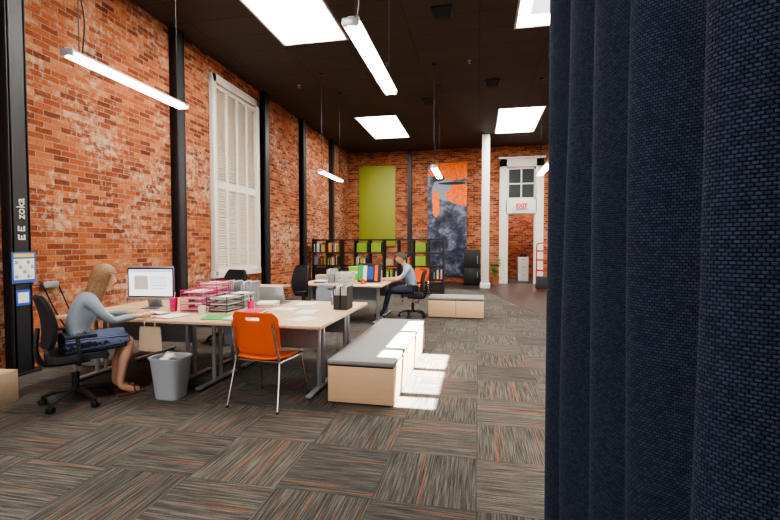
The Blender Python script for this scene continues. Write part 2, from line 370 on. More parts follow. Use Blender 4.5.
e=empty('exit_sign',(1.62,YB-.1,3.0)); o=M('housing',parent=e); o.box((0,0,0),(.40,.07,.22),WHITE,bev=.01); o.done()
t=text('lettering','EXIT',(0,-.04,0),(R(90),0,0),.20,EXITR,e,.006); t.data.offset=.012
o=M('white_column'); o.b2(.11,.37,15.3,15.55,0,ZC,WHITE,bev=.01); o.b2(.07,.41,15.26,15.59,0,.18,WHITE,bev=.01); o.done()

# ---------------------------------------------------------------- ceiling fixtures
def fluo(x,y0,y1,z=3.13):
    yc=(y0+y1)/2; L=y1-y0; o=M('pendant_fluorescent_light',(x,yc,z))
    o.box((0,0,.03),(.05,L,.045),WHITE,bev=.006)
    o.grid(lambda u,v:((u-.5)*.15,(v-.5)*L,.012+.035*(1-abs(u-.5)*2)),6,1,WHITE,th=.003)
    for sx in (-.040,.040):
        o.cyl((sx,-L/2+.02,-.006),(sx,L/2-.02,-.006),.013,TUBE,seg=12)
        for sy in (-1,1): o.cyl((sx,sy*(L/2-.02),-.006),(sx,sy*(L/2),-.006),.015,WHITE,seg=12); 
    for sy in (-1,1): o.box((0,sy*(L/2),.012),(.13,.012,.06),SILVER,bev=.004)
    for sy in (-.42,.42): o.cyl((0,sy*L,.05),(0,sy*L,ZC-z),.005,BLACK,seg=6); o.cyl((0,sy*L,ZC-z-.03),(0,sy*L,ZC-z),.05,BLACK)
    o.tube([(0,-.40*L,.05),(.03,-.40*L,.35),(-.02,-.405*L,.8),(.0,-.41*L,ZC-z)],.006,BLACK,seg=6)
    o.done()
for x in (-3.44,-.93,1.4):
    for y in (3.12,9.15): 
        if x>1 and y<5: continue
        fluo(x,y,y+1.5)
for (x,y) in ((.3,10.5),(-1.3,11.5),(-.6,7.2)):
    o=M('ceiling_vent',(x,y,ZC)); o.box((0,0,-.02),(.34,.34,.04),BLACK,bev=.01)
    for k in range(5): o.box((0,-.12+.06*k,-.045),(.28,.012,.02),STEEL,rot=(R(30),0,0))
    o.done()
for (x,y) in ((-.9,6.0),(-.2,9.2),(-1.9,9.0),(2.2,12),(-4.2,9.8),(.1,13.5)):
    o=M('sprinkler_head',(x,y,ZC)); o.cyl((0,0,-.01),(0,0,0),.04,GREYP); o.cyl((0,0,-.06),(0,0,0),.012,GREYP); o.cyl((0,0,-.065),(0,0,-.06),.03,GREYP); o.done()

# ---------------------------------------------------------------- drape
def drape():
    o=M('navy_drape'); 
    creases=[2.20,1.80,1.42,1.08,.80,.55,.30,.02,-.26,-.54,-.8]
    path=[]
    N=30
    for i in range(len(creases)-1):
        a,b=creases[i],creases[i+1]; A=[.14,.165,.17,.165,.15,.14,.14,.14,.14,.14][i]
        for k in range(N):
            t=k/N
            y=a+(b-a)*t
            x=.295+.17-A*(.5-.5*math.cos(2*math.pi*t))**.72-(.17-A)*math.sin(math.pi*t)**2
            path.append((x,y))
    for _ in range(4):
        path=[path[0]]+[((path[i-1][0]+2*path[i][0]+path[i+1][0])/4,(path[i-1][1]+2*path[i][1]+path[i+1][1])/4) for i in range(1,len(path)-1)]+[path[-1]]
    nz=26; tb=bmesh.new(); uvl=tb.loops.layers.uv.new('UVMap'); acc=[0]
    for i in range(1,len(path)): acc.append(acc[-1]+math.dist(path[i],path[i-1]))
    V=[]
    for i,(x,y) in enumerate(path):
        col=[]
        for j in range(nz+1):
            z=.02+(ZC-.12)*j/nz
            wob=.006*math.sin(z*1.7+i*.08)+.004*math.sin(z*3.1+i*.17)
            col.append(tb.verts.new((x+wob*min(1,i/40),y+(.004*math.sin(z*2.3)),z)))
        V.append(col)
    for i in range(len(path)-1):
        for j in range(nz):
            f=tb.faces.new((V[i][j],V[i+1][j],V[i+1][j+1],V[i][j+1]))
            for l,(a,b) in zip(f.loops,((i,j),(i+1,j),(i+1,j+1),(i,j+1))): l[uvl].uv=(acc[a],.02+(ZC-.12)*b/nz)
    o.bm.loops.layers.uv.new('UVMap')
    o.add(tb,DRAPE)
    x,y=path[0]
    o.b2(x-.004,x+.012,y-.004,y+.008,.02,ZC-.1,TRIMB)
    ob=o.done(80)
    r=M('drape_track'); r.b2(.34,.40,-1,2.4,ZC-.1,ZC-.04,BLACK,bev=.005); 
    for k in range(9): r.cyl((.37,-.8+.38*k,ZC-.05),(.37,-.8+.38*k,ZC),.01,BLACK)
    r.done()
drape()

# ---------------------------------------------------------------- furniture
def bench(x0,x1,y0,y1,h=.42,split='y'):
    o=M('storage_bench',((x0+x1)/2,(y0+y1)/2,0)); X=(x1-x0)/2; Y=(y1-y0)/2
    o.b2(-X+.03,X-.03,-Y+.03,Y-.03,0,.04,BLACK)
    o.b2(-X,X,-Y,Y,.02,h-.06,MAPLE2,bev=.004)
    o.b2(-X+.006,X-.006,-Y+.006,Y-.006,h-.06,h-.045,BLACK)
    o.box((0,0,h-.022),(2*X+.01,2*Y+.01,.045),GREY,bev=.014)
    if split=='y':
        for k in (-1/3,1/3): o.b2(X-.002,X+.002,k*Y-.003,k*Y+.003,.05,h-.07,BLACK); o.b2(-X-.002,-X+.002,k*Y-.003,k*Y+.003,.05,h-.07,BLACK)
    else: o.b2(-.003,.003,-Y-.002,-Y+.002,.05,h-.07,BLACK)
    o.done()
bench(-1.385,-.75,3.86,6.2)
bench(-1.0,.12,8.9,9.55,split='x')

def desk(x0,x1,y0,y1,h=.74):
    o=M('office_desk',((x0+x1)/2,(y0+y1)/2,0)); X=(x1-x0)/2-.002; Y=(y1-y0)/2-.002
    o.box((0,0,h-.015),(2*X,2*Y,.03),MAPLE,bev=.006)
    for sx in (-1,1):
        x=sx*(X-.16)
        for yy in (-.06,.06): o.cyl((x,yy,.05),(x,yy,h-.04),.022,SILVER)
        o.box((x,0,.035),(.06,2*Y-.16,.03),SILVER,bev=.01); o.box((x,0,h-.045),(.06,2*Y-.2,.03),SILVER,bev=.006)
        for sy in (-1,1): o.cyl((x,sy*(Y-.12),0),(x,sy*(Y-.12),.025),.025,BLACK)
    o.box((0,.08,h-.2),(2*X-.4,.015,.28),GREYP)
    o.tube([(-X+.2,.1,h-.06),(0,.14,h-.12),(X-.2,.1,h-.06)],.008,BLACK,seg=6)
    return o.done()
for (a,b) in ((-4.45,-2.95),(-2.95,-1.43)):
    desk(a,b,3.8,4.67); desk(a,b,4.67,5.55)
desk(-3.5,-1.75,7.8,8.65); desk(-3.5,-1.75,8.65,9.5); desk(-5.0,-3.52,7.0,7.75)

def office_chair(loc,rz,fab=BLKMESH,hb=1.0):
    o=M('office_chair',loc,rz)
    for k in range(5):
        a=R(72*k+20); d=Vector((math.cos(a),math.sin(a),0))
        o.tube([d*.03+Vector((0,0,.13)),d*.17+Vector((0,0,.12)),d*.28+Vector((0,0,.075))],[.028,.022,.016],BLACK,seg=8)
        p=d*.28; t=Vector((-d.y,d.x,0))
        for s in (-1,1):
            q=p+t*.016*s+Vector((0,0,.03)); o.cyl(q-t*.009,q+t*.009,.03,BLACK,seg=16)
        o.cyl(p+Vector((0,0,.03)),p+Vector((0,0,.08)),.012,BLACK)
    o.cyl((0,0,.10),(0,0,.30),.032,BLACK); o.cyl((0,0,.28),(0,0,.42),.018,CHROME)
    o.box((0,-.02,.415),(.2,.26,.05),BLACK,bev=.015)
    def seat(u,v):
        x=(u-.5)*.5; y=(v-.5)*.47; e=1-(abs(u-.5)*2)**4*.10-(abs(v-.5)*2)**4*.06
        return (x*(1-.10*(abs(v-.5)*2)**4),y*(1-.08*(abs(u-.5)*2)**4)+.02,.485+.018*(abs(u-.5)*2)**2-.035*max(0,(v-.75)*4)**2-.01*(1-e))
    o.grid(seat,14,14,fab,th=.055)
    def back(u,v):
        w=(.225-.03*abs(v-.45)*2)*(1-max(0,(v-.86))*1.3-max(0,.14-v)*1.6)
        x=(u-.5)*2*w; z=.57+(hb-.57)*v
        y=-.225-.05*v+.05*(x/.23)**2+.03*math.sin(v*math.pi)
        return (x,y,z)
    o.grid(back,14,16,fab,th=.028)
    rim=[back(0,v/10) for v in range(11)]+[back(u/6,1) for u in range(1,7)]+[back(1,1-v/10) for v in range(1,11)]+[back(1-u/6,0) for u in range(1,7)]
    o.tube(rim,.013,BLACK,seg=8,n=2)
    o.tube([(0,-.10,.40),(0,-.24,.42),(0,-.29,.55),(0,-.27,.75)],[.03,.026,.022,.018],BLACK)
    for s in (-1,1):
        o.tube([(s*.16,-.02,.41),(s*.28,-.02,.43),(s*.295,-.02,.52),(s*.29,-.03,.66)],.016,BLACK)
        o.box((s*.285,.0,.675),(.07,.24,.03),BLACK,bev=.013)
    return o.done()

def stack_chair(loc,rz,shellm,name='stacking_chair'):
    o=M(name,loc,rz)
    def seat(u,v):
        x=(u-.5)*.47*(1-.10*(abs(v-.5)*2)**6); y=-.20+.43*v
        return (x,y*(1-.06*(abs(u-.5)*2)**5),.445+.016*(abs(u-.5)*2)**2-.03*max(0,(v-.8)*5)**2+.012*(1-v))
    o.grid(seat,14,14,shellm,th=.012)
    def bk(x,z):
        t=(z-.50)/.39
        return (x,-.215-.075*t+.05*(x/.24)**2,z)
    def W(z):
        t=(z-.50)/.39; return .245-.015*(1-t)-max(0,t-.82)**2*1.6-max(0,.15-t)**2*1.5
    def piece(x0,x1,z0,z1):
        def f(u,v):
            z=z0+(z1-z0)*v; w=W(z)
            xa=-w if x0 is None else x0; xb=w if x1 is None else x1
            return bk(xa+(xb-xa)*u,z)
        o.grid(f,12,10,shellm,th=.012)
    piece(None,None,.50,.815); piece(None,None,.845,.89); piece(None,-.075,.815,.845); piece(.075,None,.815,.845)
    for s in (-1,1):
        o.tube([(s*.265,-.29,.008),(s*.235,-.20,.42),(s*.225,-.225,.55),(s*.21,-.275,.80)],.0105,CHROME)
        o.tube([(s*.265,.27,.008),(s*.235,.19,.425)],.0105,CHROME,smooth=False)
        o.cyl((s*.235,-.2,.425),(s*.235,.2,.425),.0105,CHROME)
        for y in (-.29,.27): o.cyl((s*.265,y,0),(s*.265,y,.02),.015,BLACK)
    o.cyl((-.235,.15,.425),(.235,.15,.425),.009,CHROME); o.cyl((-.235,-.17,.425),(.235,-.17,.425),.009,CHROME)
    return o.done()

CH=(-3.74,3.40,0); CR=R(-32)
office_chair(CH,CR,hb=1.04)
office_chair((-1.33,8.93,0),R(97),hb=.98)
office_chair((-3.8,6.0,0),R(168),hb=1.1)
office_chair((-3.28,7.25,0),R(150),hb=1.12)
stack_chair((-1.97,3.84,0),R(-6),ORANGE)
stack_chair((-2.15,5.95,0),R(180),GREYP)
stack_chair((-1.6,11.4,0),R(150),ORANGE)

o=M('wastepaper_bin',(-2.96,3.72,0))
def sq(r,z,n=32,p=5):
    out=[]
    for k in range(n):
        a=2*math.pi*k/n; c,s_=math.cos(a),math.sin(a); q=(abs(c)**p+abs(s_)**p)**(-1/p); out.append((r*c*q,r*s_*q*.8,z))
    return out
tb=bmesh.new(); prof=[(.12,.0),(.125,.01),(.165,.38),(.178,.395),(.178,.41),(.160,.405),(.115,.02)]
rings=[[tb.verts.new(p) for p in sq(r,z)] for r,z in prof]
for i in range(len(prof)-1):
    for k in range(32): tb.faces.new((rings[i][k],rings[i][(k+1)%32],rings[i+1][(k+1)%32],rings[i+1][k]))
tb.faces.new(rings[0]); tb.faces.new(rings[-1]); o.add(tb,MESHBIN)
for k in range(7):
    o.sph((random.uniform(-.08,.08),random.uniform(-.06,.06),.33+random.uniform(0,.07)),(.06,.05,.045),[PAPER,PAPER,BLUE,PAPER,CARD][k%5],sub=1,rot=(k,k*2,k))
o.done()

def monitor(loc,rz,w=.56,h=.31,name='desktop_monitor'):
    o=M(name,loc,rz)
    o.box((0,0,.10+h/2+.04),(w,.022,h+.07),SILVER,bev=.008)
    o.box((0,-.010,.145+h/2),(w-.004,.006,h+.02),BLACK,bev=.002); o.box((0,-.0145,.145+h/2),(w-.035,.002,h-.015),SCREEN)
    o.box((0,-.0165,.145+h*.92),(w*.92,.001,.012),GREYP); o.box((-w*.2,-.0165,.145+h*.5),(w*.3,.001,h*.5),PAPER); 
    for k in range(5): o.box((w*.18,-.0165,.145+h*(.3+.1*k)),(w*.35,.001,.008),GREYP)
    o.box((0,.05,.12),(.18,.012,.24),SILVER,rot=(R(18),0,0),bev=.004); o.box((0,.03,.006),(.19,.19,.012),SILVER,bev=.005)
    return o.done()
DZ=.741
monitor((-3.83,4.50,DZ),R(6),w=.58,h=.33)
o=M('keyboard',(-3.55,4.16,DZ),R(-10)); o.box((0,0,.008),(.42,.12,.014),SILVER,bev=.004)
for r in range(5):
    for c in range(14): o.box((-.19+.029*c,-.045+.022*r,.018),(.024,.018,.006),PAPER,bev=.002)
o.done()

def trays(loc,rz,m,n=4,w=.26,d=.33,dz=.065):
    o=M('letter_tray_stack',loc,rz)
    for k in range(n):
        z=.012+k*dz
        for x in [-w/2+i*w/8 for i in range(9)]: o.cyl((x,-d/2,z),(x,d/2,z),.0025,m,seg=6)
        for zz in (z,z+.03):
            o.tube([(-w/2,-d/2,zz),(w/2,-d/2,zz),(w/2,d/2,zz),(-w/2,d/2,zz),(-w/2,-d/2,zz)],.004,m,seg=6,smooth=False)
        o.box((.004,0,z+.012+.002*(k%2)),(.21,.29,.006+.006*(k%3)),PAPER,rot=(0,0,R(3*(k%2))))
    for x in (-w/2,w/2):
        for y in (-d/2,d/2): o.cyl((x,y,0),(x,y,.012+n*dz-.02),.004,m,seg=8)
    o.done()
trays((-3.2,4.52,DZ),R(4),PINK,4); trays((-2.86,4.52,DZ),R(-3),BLACK,3); trays((-3.26,4.90,DZ),R(2),PINK,5); trays((-2.90,4.90,DZ),R(-2),GREYP,3)
trays((-2.52,8.05,DZ),R(-3),PAPER,4); trays((-2.62,8.48,DZ),R(2),SILVER,3)
def tumbler(name,loc,m):
    o=M(name,loc); o.lathe([(0,0),(.034,0),(.036,.01),(.043,.12),(.044,.15),(.040,.15),(.034,.012),(0,.012)],(0,0,0),m); o.cyl((0,0,.148),(0,0,.156),.044,m); o.cyl((.01,0,.15),(.02,0,.22),.004,PAPER,seg=8); o.done()
tumbler('pink_tumbler',(-3.42,4.36,DZ),PINK)
def mug(loc,m,rz=0):
    o=M('coffee_mug',loc,rz); o.lathe([(0,0),(.036,0),(.040,.006),(.041,.09),(.037,.09),(.036,.010),(0,.010)],(0,0,0),m)
    o.tube([(.040,0,.075),(.064,0,.07),(.066,0,.035),(.040,0,.02)],.006,m,seg=8); o.done()
mug((-2.98,4.25,DZ),WHITE,1); mug((-2.2,8.15,DZ),ORANGE,0)
def pile(loc,rz,layers,name='paper_stack'):
    o=M(name,loc,rz); z=0
    for (w,d,h,m) in layers:
        o.box((random.uniform(-.008,.008),random.uniform(-.008,.008),z+h/2),(w,d,h),m,rot=(0,0,R(random.uniform(-5,5)))); z+=h+.0005
    o.done()
A4=(.216,.28)
pile((-2.55,4.95,DZ),.2,[(*A4,.02,PAPER),(*A4,.015,CARD),(*A4,.02,PAPER)])
pile((-2.70,4.08,DZ),R(20),[(.24,.31,.006,GREEN)],'green_folder')
pile((-3.18,4.05,DZ),R(-10),[(.24,.31,.006,RED),(*A4,.003,PAPER)],'red_folder')
pile((-2.18,4.12,DZ),R(12),[(*A4,.002,PAPER)]); pile((-1.75,4.15,DZ),R(-25),[(*A4,.002,PAPER),(*A4,.002,PAPER)])
pile((-2.25,4.78,DZ),R(85),[(*A4,.002,PAPER)]); pile((-1.9,4.62,DZ),R(5),[(.2,.3,.002,PAPER)]); pile((-2.15,5.2,DZ),R(15),[(*A4,.012,PAPER)])
pile((-2.44,3.98,DZ),R(-5),[(.18,.13,.01,CARD),(.17,.12,.008,PAPER)],'notebook_stack')
pile((-2.44,4.40,DZ),R(6),[(.22,.28,.012,BLACK),(.22,.28,.01,PAPER),(.2,.25,.012,PINK)],'notebook_stack')
pile((-3.0,8.0,DZ),.1,[(*A4,.03,PAPER),(*A4,.02,BLUE),(*A4,.02,PAPER)]); pile((-1.95,8.0,DZ),.2,[(*A4,.01,PAPER)]); pile((-4.2,7.3,DZ),.2,[(.3,.4,.01,PAPER)])
pile((-3.25,8.85,DZ),.1,[(.3,.3,.12,CARD)],'cardboard_box')
def filebox(loc,rz,n,m):
    o=M('magazine_file',loc,rz)
    for k in range(n):
        x=k*.085
        o.b2(x,x+.003,-.12,.12,0,.27,m); o.b2(x+.077,x+.08,-.12,.12,0,.27,m); o.b2(x,x+.08,-.12,.12,0,.004,m); o.b2(x,x+.08,.117,.12,0,.27,m); o.b2(x,x+.08,-.12,-.117,0,.17,m)
        for j,q in enumerate((PAPER,GREYP,PAPER,CARD,PAPER)): o.b2(x+.008+j*.013,x+.018+j*.013,-.11,.11,.006,.24+.04*((j*7+k)%3)/2,q)
    o.done()
filebox((-1.66,4.95,DZ),R(0),2,DKBOX); filebox((-3.07,5.30,DZ),0,2,GREYP); filebox((-3.32,5.30,DZ),0,2,GREYP); filebox((-2.98,8.38,DZ),R(0),2,SILVER)
def pencup(loc,m):
    o=M('pencil_cup',loc); o.lathe([(0,0),(.038,0),(.038,.1),(.034,.1),(.034,.006),(0,.006)],(0,0,0),m)
    for k in range(6): o.cyl((.01*math.cos(k),.01*math.sin(k),.01),(.03*math.cos(k),.03*math.sin(k),.17),.004,[YEL,RED,BLUE,GREEN,PAPER,BLACK][k],seg=6)
    o.done()
pencup((-3.42,4.68,DZ),BLACK); pencup((-2.62,4.66,DZ),PINK); pencup((-1.80,5.25,DZ),SILVER)
o=M('laptop',(-2.60,5.30,DZ),R(180)); 
o.box((0,0,.008),(.33,.23,.014),SILVER,bev=.004); o.box((0,.135,.115),(.33,.01,.22),SILVER,rot=(R(-15),0,0),bev=.004); o.box((0,.128,.115),(.31,.004,.20),BLACK,rot=(R(-15),0,0)); o.box((0,.01,.0165),(.28,.10,.003),BLACK); o.done()
o=M('poster_display_board',(-2.14,8.45,DZ),R(-6))
o.box((0,0,.20),(.50,.012,.38),BLACK,rot=(R(-8),0,0),bev=.003)
for k,(m,w) in enumerate(((GREEN,.1),(PAPER,.09),(BLUE,.12),(ORANGE,.07))):
    xx=[-.19,-.09,.03,.15][k]; o.box((xx,-.012-.0,.20),(w*.95,.004,.32-.03*(k%3)),m,rot=(R(-8),0,0))
o.box((0,.10,.1),(.3,.01,.24),BLACK,rot=(R(35),0,0)); o.done()
o=M('file_storage_box',(-2.6,9.2,DZ)); o.box((0,0,.14),(.32,.26,.28),LIME2,bev=.006); o.box((0,0,.27),(.34,.28,.04),LIME2,bev=.006); o.box((0,-.132,.16),(.08,.004,.05),WHITE); o.done()

o=M('tote_bag',(-3.22,3.755,0))
o.grid(lambda u,v:((u-.5)*(.27-.03*v),-.035*math.sin(math.pi*min(1,max(0,u)))*(1-v*.6),.44+.24*v),12,8,CARD); o.grid(lambda u,v:((u-.5)*(.27-.03*v),.015*math.sin(math.pi*u)*(1-v*.6),.44+.24*v),12,8,CARD)
o.grid(lambda u,v:((u-.5)*.27,(-.035+.05*v)*math.sin(math.pi*u),.44),12,2,CARD)
o.tube([(-.06,-.012,.66),(-.055,-.0,.75),(0,.03,.755),(.055,.0,.75),(.06,-.012,.66)],.006,CARD,seg=6); o.done()

o=M('pinned_calendar',(WL+.152,4.08,0))
o.b2(0,.006,-.13,.14,1.06,1.42,BLUE); o.b2(.006,.008,-.11,.12,1.10,1.34,PAPER)
for k in range(4):
    for j in range(5): o.b2(.008,.009,-.10+.045*j,-.065+.045*j,1.115+.055*k,1.155+.055*k,[GREYP,WHITE,PAPER][(j+k)%3])
o.b2(.008,.01,-.11,.12,1.36,1.40,YEL); o.done()
o=M('small_sticker',(WL+.152,4.07,0))
for z in (1.56,1.66): o.b2(0,.004,-.04,.04,z,z+.012,PAPER); o.b2(0,.004,-.04,-.025,z,z+.06,PAPER); o.b2(0,.004,.025,.04,z,z+.06,PAPER); o.b2(0,.004,-.006,.006,z,z+.05,PAPER)
o.b2(0,.004,-.08,.08,.80,.98,BLUE); o.b2(.004,.005,-.06,.06,.83,.95,PAPER); o.done()
text('vertical_lettering','zoka',(WL+.155,4.07,1.92),(R(90),R(-90),R(90)),.13,WHITE)
o=M('cardboard_box',(-4.5,3.18,0),R(10)); o.box((0,0,.15),(.34,.3,.3),CARD,bev=.004); o.box((0,-.16,.33),(.34,.02,.12),CARD,rot=(R(30),0,0)); o.box((0,0,.301),(.06,.29,.002),YEL); o.done()
o=M('power_cables'); o.tube([(WL+.04,4.4,1.0),(WL+.08,4.5,.7),(WL+.1,4.7,.3),(-5.0,4.6,.03),(-4.7,4.4,.02),(-4.4,4.5,.02)],.009,BLACK); o.tube([(WL+.04,4.6,1.0),(WL+.06,4.75,.6),(WL+.12,4.9,.2),(-4.9,4.9,.03)],.008,BLACK)
o.box((WL+.03,4.5,1.0),(.04,.2,.08),SILVER,bev=.004); o.done()

o=M('cube_bookshelf'); sx0,sx1=-5.15,-1.02; n=9; cw=(sx1-sx0)/n; y0,y1=13.0,13.36; H=1.68
for i in range(n+1): x=sx0+i*cw; o.b2(x-.022,x+.022,y0,y1,0,H,SHELFM)
for k in range(5): z=.04+k*(H-.06)/4; o.b2(sx0,sx1,y0+.005,y1-.005,z-.022,z+.022,SHELFM)
cols=[RED,PAPER,DKBOX,BLACK,DKBOX,CARD,GREYP,YEL,LIME2]
for i in range(n):
    for k in range(4):
        z=.065+k*(H-.06)/4; x=sx0+i*cw+.03
        if (i<2 and k>1) or (k==1 and i in (4,5,8)) or (k==2 and i in (3,6)):
            while x<sx0+(i+1)*cw-.08:
                w=random.uniform(.02,.05); hh=random.uniform(.2,.31); o.b2(x,x+w-.002,y0+.05,y0+.28,z,z+hh,random.choice(cols)); x+=w
        elif k<2: o.b2(x+.005,x+cw-.065,y0+.04,y1-.03,z,z+[.30,.32,.26][(i+k)%3],[DKBOX,SHELFM,DKBOX,STEEL][(i*3+k)%4])
for i in (5,): o.b2(sx0+i*cw+.08,sx0+(i+1)*cw-.14,y0+.04,y1-.06,.064+2*(H-.06)/4,.064+2*(H-.06)/4+.2,CARD)
for (i,k) in ((7,2),(3,3),(4,3),(7,3)): o.b2(sx0+i*cw+.07,sx0+(i+1)*cw-.07,y0+.02,y1-.03,.065+k*(H-.06)/4,.065+k*(H-.06)/4+.28,LIME2)
o.done()
o=M('black_cabinet',(-.22,16.7,0)); o.box((0,0,.68),(.6,.5,1.3),BLACK,bev=.01); o.box((0,-.255,.95),(.56,.012,.6),STEEL,bev=.004); o.box((0,-.255,.35),(.56,.012,.55),STEEL,bev=.004); o.box((.2,-.275,.95),(.02,.02,.3),SILVER); o.box((.2,-.275,.4),(.02,.02,.2),SILVER)
for sx in (-.25,.25):
    for sy in (-.2,.2): o.cyl((sx,sy,0),(sx,sy,.04),.02,BLACK)
o.done()
o=M('white_filing_cabinet',(1.85,YB+1.6,0)); o.box((0,0,.5),(.42,.45,1.0),WHITE,bev=.01)
for k in range(3): o.box((0,-.23,.18+.32*k),(.38,.012,.28),WHITE,bev=.004); o.box((0,-.245,.26+.32*k),(.12,.015,.015),BLACK)
o.box((0,0,1.06),(.3,.3,.12),BLACK,bev=.01); o.done()
o=M('red_hand_truck',(2.12,15.2,0),R(-15))
for s in (-.2,.2):
    o.tube([(s,0,.10),(s,.0,.8),(s,.02,1.45),(s*.8,.10,1.55)],.022,RED); o.cyl((s-.03 if s<0 else s-.02,.10,.13),(s+.02 if s<0 else s+.03,.10,.13),.13,BLACK,seg=24); o.cyl((s-.035,.10,.13),(s+.035,.10,.13),.05,RED)
o.tube([(-.16,.10,1.55),(0,.12,1.57),(.16,.10,1.55)],.022,RED)
for z in (.3,.65,1.0,1.3): o.box((0,0,z),(.4,.02,.06),RED,bev=.005)
o.cyl((-.2,.10,.13),(.2,.10,.13),.012,SILVER); o.box((0,-.12,.02),(.44,.26,.012),RED,bev=.004); o.box((0,0,.1),(.42,.02,.17),RED)
o.box((0,-.12,.25),(.34,.24,.42),DKBOX,bev=.01); o.done()
o=M('potted_plant',(.62,16.6,0)); o.lathe([(0,0),(.13,0),(.17,.3),(.18,.32),(.16,.32),(.15,.26),(0,.26)],(0,0,0),TERRA)
for k in range(16):
    a=k*2.4; r=.10+.12*random.random(); h=.4+.3*random.random()
    P=[(0,0,.26),(r*.3*math.cos(a),r*.3*math.sin(a),.26+h*.5),(r*math.cos(a),r*math.sin(a),.26+h)]
    o.tube(P,[.006,.005,.003],LEAF,seg=5,n=3); o.sph(P[2],(.05,.09,.012),LEAF,sub=2,rot=(.5*math.sin(k),.5*math.cos(k),a)); o.sph(P[1],(.05,.08,.012),LEAF,sub=2,rot=(.6*math.cos(k),.4,a+1))
o.done()

# ---------------------------------------------------------------- people
def skin_body(name,J,B,root,parent):
    names=list(J); me=bpy.data.meshes.new(name+'_sk')
    me.from_pydata([J[n][0] for n in names],[(names.index(a),names.index(b)) for a,b,_ in B],[])
    ob=bpy.data.objects.new(name+'_sk',me); SC.collection.objects.link(ob)
    ob.modifiers.new('s','SKIN'); ss=ob.modifiers.new('u','SUBSURF'); ss.levels=2; ss.render_levels=2
    for i,n in enumerate(names):
        sv=me.skin_vertices[0].data[i]; r=J[n][1]; sv.radius=(r,r) if not isinstance(r,tuple) else r; sv.use_root=(n==root)
    bpy.context.view_layer.update(); dg=bpy.context.evaluated_depsgraph_get()
    nm=bpy.data.meshes.new_from_object(ob.evaluated_get(dg)); bpy.data.objects.remove(ob)
    nm.materials.clear(); mats=[]
    for a,b,m in B:
        for q in (m if isinstance(m,tuple) else (m,)):
            if not isinstance(q,float) and q not in mats: mats.append(q)
    for m in mats: nm.materials.append(m)
    for f in nm.polygons:
        c=f.center; best=None
        for a,b,m in B:
            p=Vector(J[a][0]); q=Vector(J[b][0]); d=q-p; t=max(0,min(1,(c-p).dot(d)/d.length_squared)); dist=(c-(p+d*t)).length
            if best is None or dist<best[0]: best=(dist,t,m)
        m=best[2]
        if isinstance(m,tuple): m=m[0] if best[1]<m[2] else m[1]
        f.material_index=mats.index(m); f.use_smooth=True
    o=bpy.data.objects.new(name,nm); SC.collection.objects.link(o); o.parent=parent; return o
def head(c,tilt,hair,female,parent,turn=0):
    o=M('head',parent=parent); mx=Matrix.Translation(c)@Euler((tilt,0,turn),'XYZ').to_matrix().to_4x4()
    tb=bmesh.new(); bmesh.ops.create_icosphere(tb,subdivisions=4,radius=1)
    for v in tb.verts:
        x,y,z=v.co
        X=x*.074; Y=y*.094; Z=z*.115
        if z<0: X*=1-.34*(-z)**1.6; Y=Y*(1-.12*(-z)) + (.012*(-z) if y>0 else .022*(-z))
        if y>0: Y-=.010*max(0,1-abs(z-.55)*3)*0.5
        g=math.exp(-((X/.013)**2+((Z+.012)/.020)**2)); 
        if y>0: Y+=.024*g+.008*math.exp(-((X/.009)**2+((Z-.012)/.02)**2))
        if y>0:
            for s in (-1,1): Y-=.010*math.exp(-(((X-s*.030)/.015)**2+((Z-.010)/.011)**2))
            Y+=.006*math.exp(-((X/.025)**2+((Z+.052)/.010)**2)); Y+=.007*math.exp(-((X/.02)**2+((Z+.095)/.016)**2))
            Y+=.005*math.exp(-((X/.045)**2+((Z-.030)/.008)**2))
        v.co=(X,Y,Z)
    o.add(tb,SKIN,mx)
    def S(c,r,m,rot=(0,0,0)):
        tb=bmesh.new(); bmesh.ops.create_icosphere(tb,subdivisions=3,radius=1); bmesh.ops.scale(tb,vec=r,verts=tb.verts); o.add(tb,m,mx@Matrix.Translation(c)@Euler(rot).to_matrix().to_4x4())
    for s in (-1,1):
        S((s*.030,.078,.010),(.0125,.010,.008),EYEW); S((s*.030,.0855,.010),(.0055,.004,.0055),EYED)
        S((s*.030,.088,.030),(.017,.005,.0028),hair,(0,s*.12,0)); S((s*.075,-.006,-.008),(.008,.019,.031),SKIN,(0,0,s*.3)); S((s*.079,-.002,-.006),(.005,.011,.02),SKIN)
    S((0,.096,-.047),(.020,.005,.0035),LIP); S((0,.095,-.054),(.017,.006,.004),LIP)
    tb=bmesh.new(); bmesh.ops.create_icosphere(tb,subdivisions=4,radius=1)
    k=1.13 if female else 1.07
    for v in tb.verts:
        x,y,z=v.co; n=.02*math.sin(x*17+z*9)+.02*math.sin(y*21-z*13)
        v.co=Vector((x*.076,y*.095,z*.115))*(k+n*.5)+Vector((0,-.008,.004))
    def killit(v):
        x,y,z=v.co
        if female: return (y>.015 and z<.052) or z<-.055
        return z < .062-.0*x if y>.045 else (z< .02 if y>.0 else z< -.02+ (y+.03)*.6 if y>-.03 else z<-.055)
    bmesh.ops.delete(tb,geom=[v for v in tb.verts if killit(v)],context='VERTS'); bmesh.ops.solidify(tb,geom=list(tb.faces),thickness=-.008)
    o.add(tb,hair,mx)
    if female:
        def hs(rad,ln,ph):
            def f(u,v):
                a=-math.pi/2+(u-.5)*R(ph); rr=rad*(1+.03*math.sin(u*60)+.02*math.sin(u*23))
                X=math.cos(a)*.082*rr*(1-.18*v); Y=math.sin(a)*.104*rr*(1-.05*v)-.010-.02*v; Z=.045-ln*v-.01*math.sin(u*37)*v
                return (X,Y,Z)
            return f
        o.grid(hs(1.02,.30,235),60,12,hair,th=.010,mx=mx); o.grid(hs(.9,.29,200),50,12,hair,th=.012,mx=mx); o.grid(hs(.72,.28,180),40,10,hair,th=.012,mx=mx)
    return o.done(60)
